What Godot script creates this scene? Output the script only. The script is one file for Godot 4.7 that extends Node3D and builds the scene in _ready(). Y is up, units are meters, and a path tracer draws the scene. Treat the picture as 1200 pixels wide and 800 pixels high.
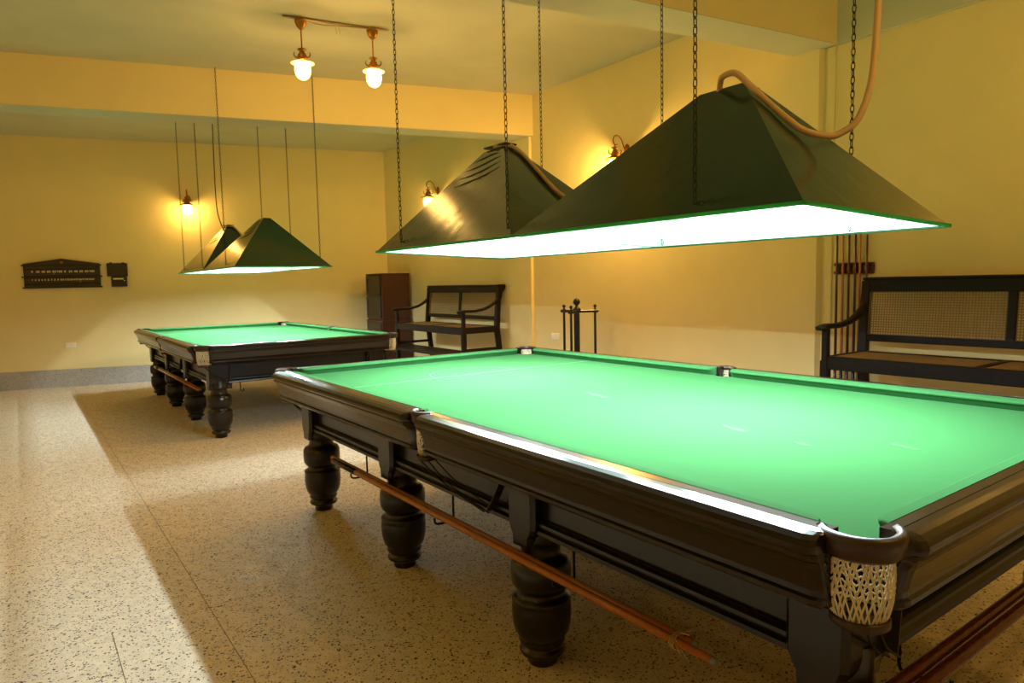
extends Node3D
# A billiard room: two snooker tables in line under twin-pyramid hanging lamps.
# x runs across the tables, z along them (towards the viewer), y is up; the middle of the first table is the origin.

const SKEW := 0.277            # the end wall and the far beam run askew
const WALL_X := 2.85           # wall with the benches
const NEAR_X := 2.90           # the same wall in the bay with the cue rack
const CEIL := 3.572
const BEAM := 3.10
const FAR := -5.867            # z of the second table
var M := {}
var taken := {}

func _ready() -> void:
	make_view()
	make_materials()
	make_room()
	make_tables()
	make_lamps()
	make_pendants()
	make_sconces()
	make_furniture()
	make_wall_things()
	make_cues()

# ---------------------------------------------------------------- camera, air, exposure
func make_view() -> void:
	var cam := Camera3D.new()
	cam.name = "camera"
	cam.position = Vector3(-2.2366, 1.3693, 2.4090)
	cam.rotation = Vector3(-0.085693, -0.627536, -0.021519)
	cam.fov = 53.2734
	cam.near = 0.05
	cam.far = 100.0
	add_child(cam)
	cam.current = true
	var env := Environment.new()
	env.background_mode = Environment.BG_COLOR
	env.background_color = Color(0, 0, 0)
	env.tonemap_mode = Environment.TONE_MAPPER_LINEAR
	env.tonemap_exposure = 1.0
	env.sdfgi_enabled = true
	env.ssao_enabled = true
	env.ssil_enabled = true
	var we := WorldEnvironment.new()
	we.name = "environment"
	we.environment = env
	add_child(we)

const TUBE_LIGHT := 4.5
const TUBE_GLOW := 12.0
const PENDANT_LIGHT := 0.48
const BACK_LIGHT := 0.42
const CORNER_LIGHT := 0.6
const STAND_LIGHT := 3.0
const BENCH_LIGHT := 0.2
const SIDE_LIGHT := 0.42
const BAY_LIGHT := 0.72
const WARM := Color(1.0, 0.775, 0.41)
const COOL := Color(0.90, 0.975, 1.0)

# ---------------------------------------------------------------- materials
func std(col: Color, rough: float, metal := 0.0) -> StandardMaterial3D:
	var m := StandardMaterial3D.new()
	m.albedo_color = col
	m.roughness = rough
	m.metallic = metal
	return m

func noise_tex(seed_: int, freq: float, size: int, a: Color, b: Color, oct := 4, stretch := Vector2(1, 1), sharp := 1.0) -> ImageTexture:
	var n := FastNoiseLite.new()
	n.seed = seed_
	n.noise_type = FastNoiseLite.TYPE_SIMPLEX_SMOOTH
	n.frequency = freq
	n.fractal_octaves = oct
	var img := n.get_seamless_image(int(size * stretch.x), int(size * stretch.y))
	img.convert(Image.FORMAT_L8)
	img.resize(size, size, Image.INTERPOLATE_BILINEAR)
	var src := img.get_data()
	var dst := PackedByteArray()
	dst.resize(size * size * 3)
	for i in size * size:
		var t := pow(src[i] / 255.0, sharp)
		dst[i * 3] = int(255.0 * lerpf(a.r, b.r, t))
		dst[i * 3 + 1] = int(255.0 * lerpf(a.g, b.g, t))
		dst[i * 3 + 2] = int(255.0 * lerpf(a.b, b.b, t))
	return ImageTexture.create_from_image(Image.create_from_data(size, size, false, Image.FORMAT_RGB8, dst))

func bump_tex(seed_: int, freq: float, size: int, amount: float, oct := 4) -> ImageTexture:
	var n := FastNoiseLite.new()
	n.seed = seed_
	n.frequency = freq
	n.fractal_octaves = oct
	var img := n.get_seamless_image(size, size)
	img.convert(Image.FORMAT_RGBA8)
	img.bump_map_to_normal_map(amount)
	return ImageTexture.create_from_image(img)

func tri(m: StandardMaterial3D, tex: Texture2D, scale: Vector3, world := false) -> StandardMaterial3D:
	m.albedo_texture = tex
	m.albedo_color = Color(1, 1, 1)
	m.uv1_triplanar = true
	m.uv1_world_triplanar = world
	m.uv1_scale = scale
	return m

func terrazzo(seed_: int, size: int, base: Color, chips: Array, count: int, lo: float, hi: float) -> ImageTexture:
	var rng := RandomNumberGenerator.new()
	rng.seed = seed_
	var n := FastNoiseLite.new()
	n.seed = seed_
	n.frequency = 0.012
	n.fractal_octaves = 5
	var cloud := n.get_seamless_image(size, size)
	cloud.convert(Image.FORMAT_L8)
	var src := cloud.get_data()
	var d := PackedByteArray()
	d.resize(size * size * 3)
	for i in size * size:
		var k := 0.93 + 0.10 * src[i] / 255.0 + rng.randf_range(-0.035, 0.035)
		d[i * 3] = int(clampf(255.0 * base.r * k, 0, 255))
		d[i * 3 + 1] = int(clampf(255.0 * base.g * k, 0, 255))
		d[i * 3 + 2] = int(clampf(255.0 * base.b * k, 0, 255))
	for c in count:
		var col: Color = chips[rng.randi() % chips.size()]
		var kk := rng.randf_range(0.75, 1.2)
		var r := lo + (hi - lo) * pow(rng.randf(), 2.2)
		var asp := rng.randf_range(0.35, 0.9)
		var ang := rng.randf() * PI
		var cs := cos(ang)
		var sn := sin(ang)
		var cx := rng.randf() * size
		var cy := rng.randf() * size
		var R := int(ceil(r))
		var bend := rng.randf_range(0.6, 1.0)
		for dy in range(-R, R + 1):
			for dx in range(-R, R + 1):
				var u := (dx * cs + dy * sn) / r
				var v := (-dx * sn + dy * cs) / (r * asp)
				if absf(u) + absf(v) < 1.15 and u * u + v * v < bend:
					var px := posmod(int(cx) + dx, size)
					var py := posmod(int(cy) + dy, size)
					var i := (py * size + px) * 3
					d[i] = int(clampf(255.0 * col.r * kk, 0, 255))
					d[i + 1] = int(clampf(255.0 * col.g * kk, 0, 255))
					d[i + 2] = int(clampf(255.0 * col.b * kk, 0, 255))
	return ImageTexture.create_from_image(Image.create_from_data(size, size, false, Image.FORMAT_RGB8, d))

func make_materials() -> void:
	var cream_a := Color(0.885, 0.815, 0.59)
	var cream_b := Color(0.905, 0.835, 0.61)
	M.wall = tri(std(Color.WHITE, 0.75), noise_tex(3, 0.01, 512, cream_a, cream_b, 5), Vector3(0.45, 0.45, 0.45), true)
	M.wall.normal_enabled = true
	M.wall.normal_texture = bump_tex(5, 0.03, 512, 0.7, 4)
	M.wall.normal_scale = 0.10
	M.ceiling = tri(std(Color.WHITE, 0.8), noise_tex(4, 0.008, 512, Color(0.76, 0.755, 0.66), Color(0.79, 0.785, 0.69), 4), Vector3(0.4, 0.4, 0.4), true)
	var chip_cols := [Color(0.28, 0.24, 0.21), Color(0.36, 0.32, 0.28), Color(0.45, 0.38, 0.30), Color(0.22, 0.20, 0.19), Color(0.52, 0.46, 0.40)]
	M.terrazzo = tri(std(Color.WHITE, 0.70), terrazzo(11, 1536, Color(0.88, 0.82, 0.72), chip_cols, 11500, 1.6, 7.5), Vector3(0.78, 0.78, 0.78), true)
	M.terrazzo.roughness_texture = noise_tex(13, 0.02, 512, Color(0.62, 0.62, 0.62), Color(1, 1, 1), 5)
	M.terrazzo.metallic_specular = 0.10
	M.joint = std(Color(0.56, 0.50, 0.42), 0.8)
	M.dado = tri(std(Color.WHITE, 0.5), terrazzo(12, 512, Color(0.70, 0.68, 0.65), [Color(0.36, 0.34, 0.32), Color(0.50, 0.48, 0.45), Color(0.30, 0.28, 0.27)], 3600, 1.2, 4.0), Vector3(1.4, 1.4, 1.4), true)
	M.cloth = tri(std(Color.WHITE, 0.9), noise_tex(21, 0.2, 512, Color(0.208, 0.405, 0.232), Color(0.233, 0.435, 0.257), 3), Vector3(2.5, 2.5, 2.5))
	M.cloth.metallic_specular = 0.12
	M.chalk_line = std(Color(0.40, 0.60, 0.43), 0.9)
	M.worn = std(Color(0.275, 0.475, 0.285), 0.9)
	M.chalk_line.metallic_specular = 0.12
	M.worn.metallic_specular = 0.12
	M.wood = tri(std(Color.WHITE, 0.28), noise_tex(31, 0.02, 512, Color(0.058, 0.045, 0.038), Color(0.098, 0.074, 0.060), 5, Vector2(1, 4)), Vector3(1.5, 1.5, 1.5))
	M.rail = tri(std(Color.WHITE, 0.17), noise_tex(33, 0.02, 512, Color(0.078, 0.053, 0.044), Color(0.135, 0.090, 0.070), 5, Vector2(1, 4)), Vector3(1.6, 1.6, 1.6))
	M.old_wood = tri(std(Color.WHITE, 0.42), noise_tex(35, 0.02, 512, Color(0.085, 0.062, 0.048), Color(0.140, 0.100, 0.075), 5, Vector2(1, 4)), Vector3(1.5, 1.5, 1.5))
	M.old_wood.metallic_specular = 0.3
	M.red_wood = tri(std(Color.WHITE, 0.4), noise_tex(37, 0.02, 512, Color(0.19, 0.085, 0.055), Color(0.30, 0.140, 0.090), 5, Vector2(6, 1)), Vector3(1.6, 0.5, 1.6))
	M.dark_panel = tri(std(Color.WHITE, 0.45), noise_tex(38, 0.02, 512, Color(0.15, 0.095, 0.065), Color(0.22, 0.14, 0.10), 5, Vector2(4, 1)), Vector3(1.6, 0.6, 1.6))
	M.rack_wood = std(Color(0.30, 0.085, 0.06), 0.3)
	M.leather = tri(std(Color.WHITE, 0.38), noise_tex(41, 0.05, 256, Color(0.16, 0.095, 0.07), Color(0.22, 0.135, 0.10), 4), Vector3(6, 6, 6))
	M.net = std(Color(0.84, 0.79, 0.66), 0.85)
	M.shade_green = tri(std(Color.WHITE, 0.17), noise_tex(51, 0.01, 512, Color(0.050, 0.185, 0.130), Color(0.070, 0.225, 0.158), 5), Vector3(0.9, 0.9, 0.9))
	M.shade_green.normal_enabled = true
	M.shade_green.normal_texture = bump_tex(53, 0.012, 512, 5.0, 4)
	M.shade_green.normal_scale = 0.10
	M.shade_green.metallic_specular = 0.6
	M.rim_green = std(Color(0.085, 0.235, 0.150), 0.45)      # the shade's own cloth, turned over the edge in one thin layer
	M.rim_green.backlight_enabled = true
	M.rim_green.backlight = Color(0.35, 0.85, 0.5)
	M.liner = std(Color(0.90, 0.92, 0.90), 0.7)
	M.batten = std(Color(0.80, 0.84, 0.82), 0.5)
	M.tube = std(Color(0.95, 0.97, 0.95), 0.4)
	M.tube.emission_enabled = true
	M.tube.emission = COOL
	M.tube.emission_energy_multiplier = TUBE_GLOW
	M.globe = std(Color(0.98, 0.93, 0.82), 0.3)
	M.globe.emission_enabled = true
	M.globe.emission = WARM
	M.globe.emission_energy_multiplier = 7.0
	M.opal = std(Color(0.97, 0.94, 0.86, 0.80), 0.9)
	M.opal.transparency = BaseMaterial3D.TRANSPARENCY_ALPHA
	M.iron = std(Color(0.10, 0.075, 0.05), 0.5, 0.5)
	M.steel = std(Color(0.45, 0.45, 0.44), 0.35, 0.9)
	M.brass = std(Color(0.62, 0.43, 0.19), 0.32, 0.9)
	M.hose = std(Color(0.78, 0.66, 0.48), 0.5)
	M.wire = std(Color(0.30, 0.22, 0.13), 0.6)
	M.plate = std(Color(0.95, 0.93, 0.87), 0.45)
	M.slot = std(Color(0.10, 0.09, 0.08), 0.6)
	M.board = tri(std(Color.WHITE, 0.4), noise_tex(61, 0.03, 256, Color(0.10, 0.065, 0.045), Color(0.16, 0.105, 0.07), 4, Vector2(1, 4)), Vector3(2, 2, 2))
	M.ivory = std(Color(0.93, 0.88, 0.74), 0.6)
	M.cane = tri(std(Color.WHITE, 0.6), noise_tex(71, 0.08, 256, Color(0.52, 0.42, 0.26), Color(0.64, 0.53, 0.34), 3), Vector3(5, 5, 5))
	M.cue = tri(std(Color.WHITE, 0.25), noise_tex(81, 0.03, 256, Color(0.58, 0.345, 0.155), Color(0.72, 0.45, 0.22), 4, Vector2(4, 1)), Vector3(3, 3, 3))
	M.cue_dark = tri(std(Color.WHITE, 0.25), noise_tex(83, 0.03, 256, Color(0.25, 0.10, 0.055), Color(0.35, 0.15, 0.08), 4, Vector2(4, 1)), Vector3(3, 3, 3))
	M.butt = std(Color(0.08, 0.06, 0.05), 0.25)
	M.tip = std(Color(0.50, 0.52, 0.55), 0.7)
	M.string = std(Color(0.72, 0.62, 0.45), 0.9)

# ---------------------------------------------------------------- nodes
func numbered(called: String) -> String:
	if not taken.has(called):
		taken[called] = 0
		return called
	taken[called] += 1
	return "%s_%03d" % [called, taken[called]]

func tag(o: Node, label: String, category := "", group := "", kind := "") -> void:
	if label: o.set_meta("label", label)
	if category: o.set_meta("category", category)
	if group: o.set_meta("group", group)
	if kind: o.set_meta("kind", kind)

func thing(called: String, at: Vector3, label: String, category: String, group := "") -> Node3D:
	var o := Node3D.new()
	o.name = numbered(called)
	add_child(o)
	o.position = at
	tag(o, label, category, group)
	return o

func begin(smooth := -1) -> SurfaceTool:
	var st := SurfaceTool.new()
	st.begin(Mesh.PRIMITIVE_TRIANGLES)
	st.set_smooth_group(smooth)
	return st

func done(st: SurfaceTool) -> ArrayMesh:
	st.generate_normals()
	return st.commit()

func put(called: String, mesh: Mesh, mat: Material, parent: Node, xf := Transform3D()) -> MeshInstance3D:
	var o := MeshInstance3D.new()
	o.name = numbered(called) if parent == self else called
	o.mesh = mesh
	o.material_override = mat
	o.transform = xf
	o.cast_shadow = GeometryInstance3D.SHADOW_CASTING_SETTING_ON
	parent.add_child(o, true)
	return o

func struct(called: String, mesh: Mesh, mat: Material, label: String) -> MeshInstance3D:
	var o := put(called, mesh, mat, self)
	tag(o, label, "", "", "structure")
	return o

# ---------------------------------------------------------------- shapes
func quad(st: SurfaceTool, a: Vector3, b: Vector3, c: Vector3, d: Vector3) -> void:
	st.add_vertex(a); st.add_vertex(b); st.add_vertex(c)
	st.add_vertex(a); st.add_vertex(c); st.add_vertex(d)

func tri3(st: SurfaceTool, a: Vector3, b: Vector3, c: Vector3) -> void:
	st.add_vertex(a); st.add_vertex(b); st.add_vertex(c)

# a convex polygon whose points are given in any turning sense; wound so that it faces away from `inside`
func face(st: SurfaceTool, pts: Array, inside: Vector3) -> void:
	var n: Vector3 = (pts[1] - pts[0]).cross(pts[2] - pts[0])
	if n.dot(pts[0] - inside) > 0.0:
		pts = pts.duplicate()
		pts.reverse()
	for i in range(1, pts.size() - 1):
		tri3(st, pts[0], pts[i], pts[i + 1])

# box with chamfered edges
func box(st: SurfaceTool, c: Vector3, s: Vector3, b := 0.004, xf := Transform3D()) -> void:
	var h := s * 0.5
	b = minf(b, minf(h.x, minf(h.y, h.z)) * 0.9)
	var mid := xf * c
	var axes := [Vector3(1, 0, 0), Vector3(0, 1, 0), Vector3(0, 0, 1)]
	for k in 3:
		var u: Vector3 = axes[k]
		var v: Vector3 = axes[(k + 1) % 3]
		var w: Vector3 = axes[(k + 2) % 3]
		var hu := h[k]
		var hv := h[(k + 1) % 3]
		var hw := h[(k + 2) % 3]
		for sg: float in [-1.0, 1.0]:
			var p: Vector3 = c + u * hu * sg
			face(st, [xf * (p + v * (hv - b) + w * (hw - b)), xf * (p - v * (hv - b) + w * (hw - b)), xf * (p - v * (hv - b) - w * (hw - b)), xf * (p + v * (hv - b) - w * (hw - b))], mid)
			for sv: float in [-1.0, 1.0]:
				var e1: Vector3 = c + u * hu * sg + v * (hv - b) * sv
				var e2: Vector3 = c + u * (hu - b) * sg + v * hv * sv
				face(st, [xf * (e1 + w * (hw - b)), xf * (e1 - w * (hw - b)), xf * (e2 - w * (hw - b)), xf * (e2 + w * (hw - b))], mid)
	for sx: float in [-1.0, 1.0]:
		for sy: float in [-1.0, 1.0]:
			for sz: float in [-1.0, 1.0]:
				face(st, [xf * (c + Vector3(h.x * sx, (h.y - b) * sy, (h.z - b) * sz)), xf * (c + Vector3((h.x - b) * sx, h.y * sy, (h.z - b) * sz)), xf * (c + Vector3((h.x - b) * sx, (h.y - b) * sy, h.z * sz))], mid)

func box_mesh(c: Vector3, s: Vector3, b := 0.004) -> ArrayMesh:
	var st := begin()
	box(st, c, s, b)
	return done(st)

# profile of (radius, height) turned about the y axis
func lathe(st: SurfaceTool, prof: Array, segs := 20, xf := Transform3D()) -> void:
	for i in prof.size() - 1:
		var p: Vector2 = prof[i]
		var q: Vector2 = prof[i + 1]
		for k in segs:
			var a := TAU * k / segs
			var b := TAU * (k + 1) / segs
			var A := xf * Vector3(p.x * cos(a), p.y, p.x * sin(a))
			var B := xf * Vector3(p.x * cos(b), p.y, p.x * sin(b))
			var C := xf * Vector3(q.x * cos(b), q.y, q.x * sin(b))
			var D := xf * Vector3(q.x * cos(a), q.y, q.x * sin(a))
			if p.x < 1e-5: tri3(st, A, C, D)
			elif q.x < 1e-5: tri3(st, A, B, D)
			else: quad(st, A, B, C, D)

func lathe_mesh(prof: Array, segs := 20, crease := false) -> ArrayMesh:
	var st := begin(-1 if crease else 0)
	lathe(st, prof, segs)
	return done(st)

# tube along points with a radius for each
func tube(st: SurfaceTool, pts: Array, radii, segs := 8, closed := false) -> void:
	var n := pts.size()
	var rings := []
	var up := Vector3.ZERO
	for i in n:
		var t: Vector3
		if closed: t = pts[(i + 1) % n] - pts[(i - 1 + n) % n]
		elif i == 0: t = pts[1] - pts[0]
		elif i == n - 1: t = pts[n - 1] - pts[n - 2]
		else: t = pts[i + 1] - pts[i - 1]
		t = t.normalized()
		if up == Vector3.ZERO:
			up = Vector3.UP if absf(t.y) < 0.9 else Vector3.RIGHT
		var s := t.cross(up).normalized()
		up = s.cross(t).normalized()
		var r: float = radii[i] if radii is Array else radii
		var ring := []
		for k in segs:
			var a := TAU * k / segs
			ring.append(pts[i] + (s * cos(a) + up * sin(a)) * r)
		rings.append(ring)
	for i in (n if closed else n - 1):
		var A = rings[i]
		var B = rings[(i + 1) % n]
		for k in segs:
			var j := (k + 1) % segs
			quad(st, A[k], A[j], B[j], B[k])
	if not closed:
		for e in [0, n - 1]:
			for k in range(1, segs - 1):
				tri3(st, rings[e][0], rings[e][k], rings[e][k + 1])

func tube_mesh(pts: Array, radii, segs := 8) -> ArrayMesh:
	var st := begin(0)
	tube(st, pts, radii, segs)
	return done(st)

# profile of (d, y) carried along stations [s, squeeze, d_fixed]; `place` turns (s, d, y) into a point
func carry(st: SurfaceTool, prof: Array, stations: Array, place: Callable) -> void:
	var rows := []
	var mid := Vector3.ZERO
	for sta in stations:
		var row := []
		for p in prof:
			row.append(place.call(sta[0], sta[2] + (p.x - sta[2]) * sta[1], p.y))
			mid += row[-1]
		rows.append(row)
	mid /= prof.size() * stations.size()
	var n := prof.size()
	for i in rows.size() - 1:
		for k in n:
			var j := (k + 1) % n
			quad(st, rows[i][k], rows[i][j], rows[i + 1][j], rows[i + 1][k])
	var poly := PackedVector2Array()
	for p in prof: poly.append(p)
	var tr := Geometry2D.triangulate_polygon(poly)
	for e in [0, rows.size() - 1]:
		for k in range(0, tr.size(), 3):
			tri3(st, rows[e][tr[k]], rows[e][tr[k + 1]], rows[e][tr[k + 2]])

func curve(pts: Array, per := 6) -> Array:      # smooth line through points
	var out := []
	var n := pts.size()
	for i in n - 1:
		var p0: Vector3 = pts[maxi(i - 1, 0)]
		var p1: Vector3 = pts[i]
		var p2: Vector3 = pts[i + 1]
		var p3: Vector3 = pts[mini(i + 2, n - 1)]
		for k in per:
			out.append(p1.cubic_interpolate(p2, p0, p3, float(k) / per))
	out.append(pts[n - 1])
	return out

# a slab between an outline in (x, z) and two heights
func slab(st: SurfaceTool, poly: PackedVector2Array, lo: float, hi: float) -> void:
	var tr := Geometry2D.triangulate_polygon(poly)
	for k in range(0, tr.size(), 3):
		var a := poly[tr[k]]
		var b := poly[tr[k + 1]]
		var c := poly[tr[k + 2]]
		for y in [lo, hi]:
			var up: bool = y == hi
			var v := [Vector3(a.x, y, a.y), Vector3(b.x, y, b.y), Vector3(c.x, y, c.y)]
			var nn: Vector3 = (v[1] - v[0]).cross(v[2] - v[0])
			if (nn.y > 0) == up: v.reverse()
			tri3(st, v[0], v[1], v[2])
	for i in poly.size():
		var p := poly[i]
		var q := poly[(i + 1) % poly.size()]
		quad(st, Vector3(p.x, lo, p.y), Vector3(q.x, lo, q.y), Vector3(q.x, hi, q.y), Vector3(p.x, hi, p.y))

func slab_mesh(poly: PackedVector2Array, lo: float, hi: float) -> ArrayMesh:
	var st := begin()
	slab(st, poly, lo, hi)
	return done(st)

func back_z(x: float) -> float: return -8.91 + SKEW * x

# ---------------------------------------------------------------- the room
func make_room() -> void:
	var L := -4.6      # wall behind the scoreboard side of the room
	var F := 5.6       # wall behind the viewer
	# floor: terrazzo slabs with sunk joints over a bed
	var bed := slab_mesh(PackedVector2Array([Vector2(L, F), Vector2(3.2, F), Vector2(3.2, back_z(3.2) - 0.1), Vector2(L, back_z(L) - 0.1)]), -0.12, -0.004)
	var fl := struct("floor", bed, M.joint, "speckled cream terrazzo floor with thin sunk joints")
	var g := 0.0014
	var zs := [F, -0.68, -5.2]
	for zi in 3:
		var xs := [L, -3.45, -1.65, 0.75, 3.2] if zi > 0 else [L, -3.45, -2.015, -1.65, 0.75, 3.2]
		for xi in xs.size() - 1:
			var x0: float = xs[xi] + g
			var x1: float = xs[xi + 1] - g
			var z1: float = zs[zi] - g
			var pl: PackedVector2Array
			if zi < 2:
				var z0: float = zs[zi + 1] + g
				pl = PackedVector2Array([Vector2(x0, z1), Vector2(x1, z1), Vector2(x1, z0), Vector2(x0, z0)])
			else:
				pl = PackedVector2Array([Vector2(x0, z1), Vector2(x1, z1), Vector2(x1, back_z(x1) - 0.05), Vector2(x0, back_z(x0) - 0.05)])
			put("floor_slab", slab_mesh(pl, -0.06, 0.0), M.terrazzo, fl)
	# ceiling
	struct("ceiling", slab_mesh(PackedVector2Array([Vector2(L - 0.2, F + 0.2), Vector2(3.3, F + 0.2), Vector2(3.3, back_z(3.3) - 0.2), Vector2(L - 0.2, back_z(L) - 0.2)]), CEIL, CEIL + 0.15), M.ceiling, "pale plaster ceiling above the billiard room")
	# walls
	var wb := slab_mesh(PackedVector2Array([Vector2(L - 0.2, back_z(L - 0.2)), Vector2(3.3, back_z(3.3)), Vector2(3.3, back_z(3.3) - 0.2), Vector2(L - 0.2, back_z(L - 0.2) - 0.2)]), -0.1, CEIL + 0.1)
	struct("wall_back", wb, M.wall, "cream painted end wall carrying the scoreboard")
	struct("wall_left", slab_mesh(PackedVector2Array([Vector2(L - 0.2, F + 0.2), Vector2(L, F + 0.2), Vector2(L, back_z(L) - 0.2), Vector2(L - 0.2, back_z(L) - 0.2)]), -0.1, CEIL + 0.1), M.wall, "cream painted side wall facing the benches")
	struct("wall_front", slab_mesh(PackedVector2Array([Vector2(L, F), Vector2(3.3, F), Vector2(3.3, F + 0.2), Vector2(L, F + 0.2)]), -0.1, CEIL + 0.1), M.wall, "cream painted wall opposite the scoreboard")
	var zr := -0.505
	var wr := slab_mesh(PackedVector2Array([Vector2(NEAR_X, F), Vector2(NEAR_X, zr), Vector2(WALL_X, zr - 0.02), Vector2(WALL_X, back_z(WALL_X) - 0.1), Vector2(3.3, back_z(3.3) - 0.1), Vector2(3.3, F)]), -0.1, CEIL + 0.1)
	struct("wall_right", wr, M.wall, "cream painted long wall with benches and sconces")
	# skirting of grey terrazzo
	var bb := begin()
	for y in [[0.0, 0.25, 0.018], [0.25, 0.258, 0.012]]:
		slab(bb, PackedVector2Array([Vector2(L, back_z(L) + y[2]), Vector2(WALL_X, back_z(WALL_X) + y[2]), Vector2(WALL_X, back_z(WALL_X) - 0.02), Vector2(L, back_z(L) - 0.02)]), y[0], y[1])
	struct("baseboard_back", done(bb), M.dado, "grey speckled skirting along the end wall")
	var br := begin()
	slab(br, PackedVector2Array([Vector2(WALL_X - 0.018, zr - 0.05), Vector2(WALL_X - 0.018, back_z(WALL_X) + 0.03), Vector2(WALL_X + 0.02, back_z(WALL_X) + 0.03), Vector2(WALL_X + 0.02, zr - 0.05)]), 0, 0.25)
	slab(br, PackedVector2Array([Vector2(NEAR_X - 0.018, F), Vector2(NEAR_X - 0.018, zr + 0.08), Vector2(NEAR_X + 0.02, zr + 0.08), Vector2(NEAR_X + 0.02, F)]), 0, 0.25)
	struct("baseboard_right", done(br), M.dado, "grey speckled skirting along the bench wall")
	# beams across the ceiling: cream sides, pale underside
	var specs := [["trim_1", -4.88, -5.21, SKEW, "cream ceiling beam between the two tables"], ["trim_2", -0.82, -1.16, 0.145, "cream ceiling beam above the chained lamp"]]
	for s in specs:
		var f := func(x: float, z0: float) -> float: return z0 + s[3] * x
		var poly := PackedVector2Array([Vector2(L, f.call(L, s[1])), Vector2(3.1, f.call(3.1, s[1])), Vector2(3.1, f.call(3.1, s[2])), Vector2(L, f.call(L, s[2]))])
		var b := struct(s[0], slab_mesh(poly, BEAM + 0.006, CEIL + 0.05), M.wall, s[4])
		put("soffit", slab_mesh(poly, BEAM, BEAM + 0.006), M.ceiling, b)
	# pilaster below the far beam, frame round the near bay
	struct("trim_3", box_mesh(Vector3(WALL_X, BEAM / 2, -4.36), Vector3(0.07, BEAM, 0.46), 0.006), M.wall, "shallow cream pilaster under the far beam")
	var tr := begin()
	box(tr, Vector3(NEAR_X, (BEAM + CEIL) / 2, (zr + F) / 2), Vector3(0.05, CEIL - BEAM, F - zr), 0.004)
	struct("trim_4", done(tr), M.ceiling, "pale lintel above the bay with the cue rack")
	struct("trim_5", box_mesh(Vector3(NEAR_X, BEAM / 2, zr + 0.052), Vector3(0.024, BEAM, 0.066), 0.004), M.wall, "narrow cream strip beside the wall cue rack")

# ---------------------------------------------------------------- snooker tables
const HW := 0.889
const HL := 1.726
const BED := 0.828
const OUT_SIDE := 0.147
const OUT_END := 0.124
const MID := 0.045

func make_tables() -> void:
	var t := thing("snooker_table", Vector3.ZERO, "dark wood snooker table with green cloth beside the wall cue rack", "snooker table", "snooker tables")
	build_table(t)
	var c := t.duplicate()
	c.name = numbered("snooker_table")
	add_child(c)
	c.position = Vector3(0, 0, FAR)
	tag(c, "dark wood snooker table with green cloth near the scoreboard wall")

func side_place(sx: float) -> Callable:
	return func(s: float, d: float, y: float) -> Vector3: return Vector3(sx * (HW + d), y, s)

func end_place(sz: float) -> Callable:
	return func(s: float, d: float, y: float) -> Vector3: return Vector3(s, y, sz * (HL + d * OUT_END / OUT_SIDE))

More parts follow.
